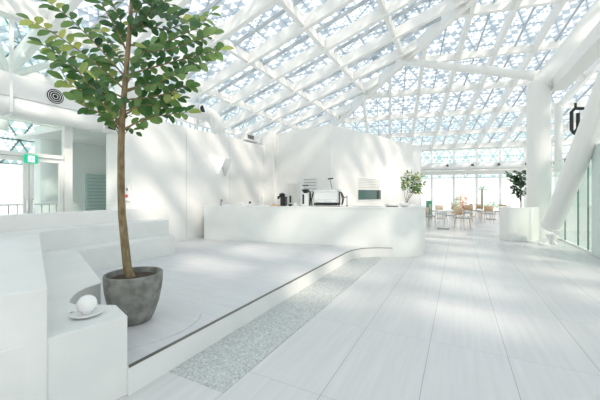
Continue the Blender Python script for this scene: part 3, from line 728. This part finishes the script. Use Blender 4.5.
BR = [ # pixel polylines (start on the trunk) with distance at start and end
 ([(126, 78), (112, 62), (92, 40), (70, 18), (48, 2)], 2.96, 2.75, .42), ([(125, 90), (108, 74), (84, 54), (58, 36), (30, 20)], 2.98, 2.7, .62),
 ([(124, 98), (102, 88), (78, 70), (60, 55), (42, 44)], 2.98, 2.85, .45), ([(123, 108), (106, 96), (88, 84), (74, 66), (50, 60)], 2.98, 2.6, .40),
 ([(122, 128), (112, 112), (96, 98), (80, 90), (64, 80)], 2.99, 2.7, .55), ([(122, 135), (114, 122), (104, 104), (90, 94), (84, 88)], 2.99, 3.2, .6),
 ([(128, 55), (120, 36), (110, 18), (96, -6)], 2.95, 2.8, .35), ([(129, 45), (122, 24), (114, 6), (106, -12)], 2.95, 3.1, .45), ([(127, 70), (118, 56), (108, 44), (100, 28)], 2.95, 3.3, .6),
 ([(129, 45), (148, 46), (172, 40), (196, 28), (212, 12)], 2.95, 2.95, .55), ([(128, 75), (150, 68), (180, 60), (204, 54), (220, 50)], 2.95, 2.9, .42),
 ([(128, 60), (146, 52), (168, 50), (192, 42), (214, 34)], 2.95, 2.75, .42), ([(126, 92), (146, 84), (166, 78), (184, 66), (206, 60)], 2.96, 3.15, .33),
 ([(125, 100), (146, 98), (166, 94), (180, 88), (190, 86)], 2.97, 2.95, .36), ([(126, 90), (140, 86), (156, 84), (172, 76), (188, 72)], 2.97, 2.7, .42),
 ([(130, 30), (148, 26), (166, 30), (182, 24), (198, 20)], 2.95, 3.2, .28), ([(131, 12), (146, 10), (160, 14), (176, 16), (190, 22)], 2.95, 2.7, .25),
 ([(132, 2), (146, -4), (160, 0), (174, 6)], 2.95, 2.9, .25), ([(132, -10), (144, -22), (158, -20), (172, -8)], 2.95, 3.0, .3),
 ([(130, 35), (140, 26), (150, 10), (158, -8)], 2.95, 2.6, .3), ([(123, 112), (134, 108), (146, 104), (160, 108), (172, 100)], 2.98, 2.9, .4),
 ([(124, 100), (114, 98), (104, 92), (96, 78)], 2.98, 2.5, .38), ([(126, 85), (134, 70), (140, 56), (150, 44)], 2.96, 2.5, .45), ([(129, 40), (134, 24), (138, 8), (140, -8)], 2.95, 2.5, .3),
 ([(122, 130), (138, 122), (156, 116), (172, 114), (188, 112)], 2.98, 2.9, .5), ([(122, 128), (112, 120), (98, 112), (84, 106), (75, 100)], 2.98, 2.7, .5),
 ([(124, 115), (144, 104), (162, 100), (180, 98)], 2.98, 3.2, .45),
 ([(131, 0), (122, -8), (112, -20), (100, -26)], 2.95, 2.9, .4), ([(127, 80), (116, 80), (104, 72), (92, 60)], 2.96, 3.4, .5), ([(132, -20), (140, -40), (150, -50)], 2.95, 3.1, .3), ([(132, -25), (122, -42), (112, -48)], 2.95, 2.8, .4),
]
for P, a, b, tn in BR:
    n = len(P); pts = [pd(u, v, (a+(b-a)*i/(n-1))*.937) for i, (u, v) in enumerate(P)]
    branch(fol, wood, pts, .112, .066, .031, rn, base_t=tn+.10, start=.16, nbias=.66)
for P in ([(122, 122), (128, 116), (135, 113)], [(122, 137), (130, 128), (136, 132)], [(122, 140), (112, 122), (108, 118)]):
    branch(fol, wood, [pd(u, v, 2.79) for u, v in P], .07, .045, .05, rn, .004, .3, .55)
wood.build('trunk', M['bark'], tree)
fo = fol.build('foliage', M['leaf'], tree)

# plant on the counter
rn = random.Random(5)
pc_ = pd(405, 204, 7.35); pc_.z = CT
t = thing('counter_plant', tuple(pc_), 'leafy green plant in a low white bowl on the counter rounded end', 'potted plant')
MB().lathe([(.05, 0), (.10, .02), (.13, .07), (.12, .075), (.09, .06), (.001, .055)], pc_, 28).build('bowl', M['white'], t)
MB().lathe([(.095, .055), (.001, .065)], pc_, 20).build('soil', M['soil'], t)
wood = MB(); fol = MB()
for P in ([(406, 203), (409, 195), (410, 186), (411, 172)], [(406, 203), (412, 195), (418, 186), (421, 176)], [(406, 203), (404, 192), (404, 186), (402, 180)], [(406, 203), (410, 194), (417, 190), (423, 184)], [(407, 203), (412, 192), (414, 182), (417, 175)], [(406, 200), (408, 190), (406, 182), (407, 173)], [(408, 200), (413, 193), (416, 190), (420, 192)]):
    dd = rn.uniform(-.15, .15)
    branch(fol, wood, [pd(u, v, 7.35+dd*i/3) for i, (u, v) in enumerate(P)], .095, .05, .022, rn, .005, .4, .66)
wood.build('stem', M['bark'], t); fol.build('foliage', M['leaf'], t)

# ------------------------------------------------------------------ frosted globe on a saucer, on the lower tier
gp = pz(87, 315, .552)
t = thing('globe_lamp', tuple(gp), 'frosted white glass globe on a small marble dish at the corner of the tier', 'table lamp')
MB().lathe([(.05, 0), (.085, .006), (.098, .016), (.092, .018), (.06, .014), (.001, .013)], gp, 40).build('dish', M['marble'], t)
MB().lathe([(.030, .013), (.034, .02), (.036, .03), (.03, .032)], gp, 24).build('socket', M['white'], t)
MB().ball(gp+Vector((0, 0, .077)), .062, 32).build('globe', M['frosted'], t)
a = gp+Vector((-.09, -.03, .012)); MB().tube([a, a+Vector((-.015, -.012, .004)), a+Vector((-.028, -.016, -.003))], .007, 8).build('handle', M['chrome'], t)

# ------------------------------------------------------------------ column, struts, tube (right)
cb_ = ray(538.5); cx, cy = cb_[0]*10.1, cb_[1]*10.1
tag(MB().tube([(cx, cy, 0), (cx, cy, 4.85), (cx, cy, 5.1)], [.325, .325, .29], 40).build('column', M['steel']), 'fat round white column rising behind the curved half wall', 'column')
tag(MB().tube([pd(541, 87, 10.1), pd(642, -40, 9.6)], .335, 40).build('roof_strut', M['steel']), 'fat white tube climbing from the column top to the upper right', 'roof strut')
tag(MB().tube([hpt(-2.3)-Vector((0, 0, .35)), pd(537, 76, 10.1)], .16, 24).build('tie_tube', M['steel']), 'slender white tube spanning from the roof node to the column top', 'roof tube')
t = thing('leaning_strut', tuple(pz(549, 243, 0)), 'leaning round white strut on a steel foot at the right', 'strut')
sa, sb_ = pd(551.5, 226, 8.3), pd(658, -40, 5.2)
MB().tube([sa, sb_], .22, 40).build('tube', M['steel'], t)
sdv = (sb_-sa).normalized(); ft = sa-sdv*.02
MB().tube([sa-sdv*.03, sa+sdv*.03], .235, 40).build('end_plate', M['white'], t)
base_ = Vector((ft.x-.02, ft.y, 0))
MB().bar(Vector((ft.x, ft.y, .02)), Vector((ft.x, ft.y, .02))+Vector((0, 0, .001)), .5, .4).box((ft.x, ft.y, .02), (.5, .4, .04)).build('base_plate', M['white'], t)
fin = MB()
for ang in (TH, TH+PI/2):
    ax = Vector((math.cos(ang), math.sin(ang), 0)); n_ = Vector((-ax.y, ax.x, 0))*.018
    P = [(-.20, .04), (.20, .04), (.10, .13), (.20, .28), (-.16, .30), (-.09, .14)]
    vs = [Vector((ft.x, ft.y, 0))+ax*x+Vector((0, 0, z))-n_ for x, z in P]+[Vector((ft.x, ft.y, 0))+ax*x+Vector((0, 0, z))+n_ for x, z in P]; k = len(P)
    fin.add(vs, [tuple(range(k)), tuple(range(2*k-1, k-1, -1))]+[(i, k+i, k+(i+1) % k, (i+1) % k) for i in range(k)])
fin.build('fin', M['white'], t)
cq = ray(558.5); tag(MB().tube([(cq[0]*12.2, cq[1]*12.2, 0), (cq[0]*12.2, cq[1]*12.2, 4.9)], .13, 24).build('slim_column', M['steel']), 'slimmer white column standing just right of the fat column', 'column')
struct('trim_14', MB().box((2.9, 8.5, 4.95), (.4, 8.5, .35)), M['steel'])
# half wall
hw = smooth([(1.5, 12.2), (1.17, 11.8), (1.17, 11.1), (1.5, 10.93), (1.95, 11.12), (2.20, 11.62)], 3)
tag(MB().prism(hw+offs(hw, -.10)[::-1] if False else hw+offs(hw, .10)[::-1], 0, 1.0).build('curved_half_wall', M['steel'], bevel=.006), 'low curved white half wall in front of the fat column', 'partition')
# black hanging bracket
t = thing('wall_bracket_light', tuple(pd(574, 120, 9.5)), 'black looped metal fixture hanging behind the leaning strut', 'light fixture')
lp_ = [pd(u, v, 9.5) for u, v in ((583, 108.5), (575, 108.5), (571.5, 112), (571.5, 130), (574, 133.5), (578, 128), (578, 113))]
MB().tube(lp_, .05, 10).build('loop', M['dark'], t)
MB().tube([pd(575.5, 103, 9.5), pd(575.5, 109, 9.5)], .035, 8).build('stem', M['dark'], t)
# glass partition
ys = [9.36, 9.8, 10.5, 11.6, 12.7]
t = thing('glass_partition', (2.81, 11, 0), 'frameless glass partition with dark green edges at the right', 'partition')
for a, b in zip(ys, ys[1:]):
    MB().box((2.81, (a+b)/2, 1.24), (.014, b-a-.03, 2.40)).build('glass_pane', M['green_glass'], t)
    MB().box((2.81, a+.006, 1.24), (.03, .016, 2.40)).build('pane_edge', principled('glass_edge', (.03, .16, .12), .2) if a == ys[0] else bpy.data.materials['glass_edge'], t)
MB().box((2.81, 11.0, .02), (.10, 3.4, .04)).build('base_channel', M['steel'], t)
MB().box((2.81, 11.0, 2.455), (.04, 3.4, .03)).build('top_channel', M['steel'], t)
tag(MB().box((2.78, 8.55, 1.25), (.12, 1.5, 2.5)).build('glazed_screen', principled('pale_teal_panel', (.66, .76, .73), .25), bevel=.01), 'pale teal panel closing the right edge beside the glass', 'panel')
# rooms beyond the glass
struct('wall_far_right', MB().box((6.4, 15.2, 1.25), (5.6, .15, 2.5)), M['plaster'])
ins = MB()
for i in range(4): ins.box((4.2+1.25*i, 15.1, 1.55), (.95, .06, 1.3))
struct('window_4', ins, M['clear_glass'])
struct('wall_inner_right', MB().box((9.2, 9, 2.4), (.15, 12, 4.8)), M['pale_green'])

# ------------------------------------------------------------------ café end wall
cw = MB(); RZ = math.atan2(.19, .982)
def cbox(mb, a0, a1, b, z0, z1, dep):
    q = along((a0+a1)/2, b); return mb.box((q.x, q.y, (z0+z1)/2), (a1-a0, dep, z1-z0), RZ)
for k in range(-6, 9):
    a = 1.5+1.5*k; cbox(cw, a-.065, a+.065, 24.75, .2, 4.9, .12)
cbox(cw, -9, 14.5, 24.75, 0, .2, .16); cbox(cw, -9, 14.5, 24.7, 2.82, 3.05, .18); cbox(cw, -9, 14.5, 24.78, 2.55, 2.60, .08)
wf = struct('window_5', cw, M['steel'])
a, b = along(-9, 24.75), along(14.5, 24.75)
MB().quad((a.x, a.y, .2), (b.x, b.y, .2), (b.x, b.y, 4.9), (a.x, a.y, 4.9)).build('pane', M['clear_glass'], wf)
struct('trim_15', cbox(MB(), -9, 14.5, 24.75, 4.72, 5.12, .35), M['steel_warm'])
t = thing('cafe_air_duct', tuple(along(5, 24.1)+Vector((0, 0, 3.2))), 'long white round duct with jet nozzles across the far cafe windows', 'duct')
MB().tube([along(.2, 24.15)+Vector((0, 0, 3.40)), along(14, 24.15)+Vector((0, 0, 3.40))], .25, 24).build('pipe', M['duct'], t)
cbox(MB(), .2, 14, 24.3, 3.04, 3.14, .5).build('shelf', M['steel'], t)
for i in range(7):
    a = 3.92+1.6*i; q = along(a, 23.92)+Vector((0, 0, 3.42)); MB().tube([q, q-E2*.12], .15, 18).build('nozzle', M['chrome'], t)
    q2 = q-E2*.125; MB().tube([q2, q2-E2*.01], .10, 18).build('nozzle_core', M['trim'], t)

# ------------------------------------------------------------------ café furniture
def make_table(name, x, y, label, group, rad=.40):
    t = thing(name, (x, y, 0), label, 'table', group)
    MB().lathe([(rad-.01, .72), (rad, .725), (rad, .745), (rad-.01, .75)], (x, y, 0), 32).build('tabletop', M['white'], t)
    MB().tube([(x, y, .02), (x, y, .72)], .025, 12).build('pedestal', M['white'], t)
    for k in range(4):
        a = PI/4+k*PI/2; MB().bar((x, y, .02), (x+.3*math.cos(a), y+.3*math.sin(a), .015), .04, .025).build('foot', M['grey_seat'], t)
    return t
def make_chair(wood_, label, group):
    t = thing('cafe_chair', (0, 0, 0), label, 'chair', group)
    MB().box((0, 0, .445), (.42, .42, .04)).build('seat', M['grey_seat'], t, bevel=.015)
    bk = MB(); P = [Vector((.21*math.sin(q), .20+.05*(math.cos(q)-1)*2, 0)) for q in [-1.2+.3*i for i in range(9)]]
    for i in range(8): bk.quad(P[i]+Vector((0, 0, .56)), P[i+1]+Vector((0, 0, .56)), P[i+1]+Vector((0, .03, .82)), P[i]+Vector((0, .03, .82)))
    o = bk.build('backrest', M[wood_], t); o.modifiers.new('s', 'SOLIDIFY').thickness = .02
    for x in (-.17, .17):
        MB().tube([(x, .18, .46), (x, .20, .60)], .013, 8).build('back_post', M[wood_], t)
        for y in (-.17, .17): MB().tube([(x, y, .43), (x*1.25, y*1.25, 0)], [.017, .012], 8).build('leg', M[wood_], t)
    return t
specs = [  # u, v(base), rot, wood, label
 (462.5, 229, 0.5, 'orange_wood', 'light wooden chair with grey seat standing alone nearest the bar end'),
 (428.5, 226, 1.9, 'wood', 'wooden chair at the left side of the nearest white round cafe table'),
 (441, 222.5, 0.1, 'wood', 'wooden chair behind the nearest white round cafe table'),
 (481.0, 219, 0.4, 'orange_wood', 'orange wood chair left of the middle cafe table'),
 (500.5, 219.5, -1.2, 'orange_wood', 'orange wood chair right of the middle cafe table near the half wall'),
 (475, 218, .9, 'orange_wood', 'orange wood chair by the window left of the middle table'),
 (467, 217, -2.2, 'orange_wood', 'orange wood chair behind the lone nearest wooden chair'),
 (451, 219, -1.4, 'wood', 'pale chair at the second white table by the windows'),
 (449.5, 225.5, -2.0, 'wood', 'wooden chair at the right side of the nearest white round cafe table'),
 (468, 221.5, -.6, 'orange_wood', 'orange wood chair just right of and behind the lone nearest wooden chair'),
 (457.5, 218, 1.6, 'wood', 'pale chair between the second white table and the pinkish tree'),
 (487, 222.5, 3.0, 'orange_wood', 'orange wood chair on the camera side of the middle cafe table'),
 (434, 219, 1.2, 'wood', 'pale chair at the far left by the windows next to the bar end'),
]
protos = {}
for u, v, rz, wd, lab in specs:
    if wd not in protos: o = protos[wd] = make_chair(wd, lab, 'cafe chairs')
    else: o = copy_tree(protos[wd]); o['label'] = lab
    q = pz(u, v, 0); o.location = q; o.rotation_euler = (0, 0, rz+TH)
for u, v, lab in ((443.3, 229, 'nearest white round cafe table just right of the bar end'), (441, 218.5, 'second white round cafe table by the far left windows'), (491, 219.3, 'white round cafe table in the middle left of the half wall'), (471, 216.5, 'small white cafe table by the far windows behind the lone chair')):
    q = pz(u, v, 0); make_table('round_cafe_table', q.x, q.y, lab, 'cafe tables')
q = pz(429, 217.5, 0)
t = thing('green_standing_panel', tuple(q), 'small green upright panel on the cafe floor right beside the bar end', 'standing panel')
MB().box(q+Vector((0, 0, .60)), (.34, .05, .80), TH).build('panel', M['teal_fabric'], t, bevel=.01)
MB().box(q+Vector((0, 0, .10)), (.26, .30, .20), TH).build('base', M['grey_seat'], t, bevel=.01)

# indoor tree beside the column
rn = random.Random(9)
q = pz(521, 222.5, 0)
t = thing('indoor_tree', tuple(q), 'dark green indoor tree in a white pot left of the fat column', 'potted tree')
MB().lathe([(.18, 0), (.25, .4), (.23, .4), (.2, .36), (.001, .36)], q, 24).build('pot', M['white'], t)
wood = MB(); fol = MB(); D = q.x/ray(521)[0]
wood.tube([q+Vector((0, 0, .3)), pd(521, 200, D), pd(520, 180, D)], [.03, .025, .012], 8)
for u, v in ((509, 176), (511, 181), (514, 186), (517, 172), (513, 192), (526, 172), (524, 182), (528, 190), (517, 180), (521, 190), (518, 196), (507, 174), (516, 178), (519, 175), (525, 178), (512, 189), (519, 184)):
    branch(fol, wood, [pd(521, v+8 if v > 180 else 188, D), pd((u+521)/2, v+2, D+rn.uniform(-.4, .4)), pd(u, v, D+rn.uniform(-.8, .8))], .20, .10, .04, rn, .012, .2, .05)
wood.build('trunk', M['bark'], t); fol.build('foliage', M['leaf'], t)

# outside the far windows
def blob_tree(name, u, Dm, v0, v1, wpx, mat, label, n=260, seed=1, group=None):
    rn = random.Random(seed); a = ray(u); q = Vector((a[0]*Dm, a[1]*Dm, -.1)); t = thing(name, tuple(q), label, 'tree', group)
    top_, bot = 1.4+(194-v0)*Dm/F_, 1.4+(194-v1)*Dm/F_; R_ = wpx/2*Dm/F_; zc = (top_+bot)/2; hh = (top_-bot)/2
    MB().tube([q, q+Vector((0, 0, zc+.1))], [.08, .04], 8).build('trunk', M['bark'], t)
    fol = MB()
    for i in range(n):
        d_ = Vector((rn.gauss(0, 1), rn.gauss(0, 1), rn.gauss(0, 1))).normalized()*rn.uniform(.3, 1)**.5
        p_ = Vector((q.x+d_.x*R_, q.y+d_.y*R_, zc+d_.z*hh)); leaf(fol, p_, Vector((rn.uniform(-1, 1), rn.uniform(-1, 1), rn.uniform(-.6, .8))), Vector((rn.uniform(-1, 1), rn.uniform(-1, 1), 1)), .28, .16, rn.uniform(.3, .8), rn)
    fol.build('foliage', mat, t)
blob_tree('garden_tree', 463, 31, 191, 212, 10, M['pink_leaf'], 'small tree with pinkish orange leaves outside the far windows', 110, seed=3)
blob_tree('garden_tree', 457, 33, 198, 210, 10, M['far_green'], 'low pale green shrub outside left of the pinkish tree', 120, seed=4)
blob_tree('garden_tree', 493, 34, 202, 210, 16, M['far_green'], 'low green hedge shrub outside the window beside the middle table', 120, seed=5)
# palm
a = ray(482); q = Vector((a[0]*29, a[1]*29, -.1)); t = thing('palm_tree', tuple(q), 'small palm outside the far window seen against the white sky', 'palm tree')
MB().tube([q, q+Vector((0, 0, 1.9))], [.09, .07], 8).build('trunk', M['bark'], t)
fr = MB(); rn = random.Random(2)
for i in range(16):
    an = 2*PI*i/16+rn.uniform(-.2, .2); el = rn.uniform(.2, 1.2); pts = []
    for k in range(6):
        s_ = k/5*1.0; pts.append(q+Vector((math.cos(an)*s_*math.cos(el), math.sin(an)*s_*math.cos(el), 1.9+s_*math.sin(el)-.5*s_*s_)))
    for k in range(5):
        d_ = (pts[k+1]-pts[k]).normalized()
        for sg_ in (-1, 1): leaf(fr, pts[k], d_+Vector((-d_.y, d_.x, 0))*sg_*.8, Vector((0, 0, 1)), .38, .05, .3, rn)
fr.build('fronds', M['far_green'], t)
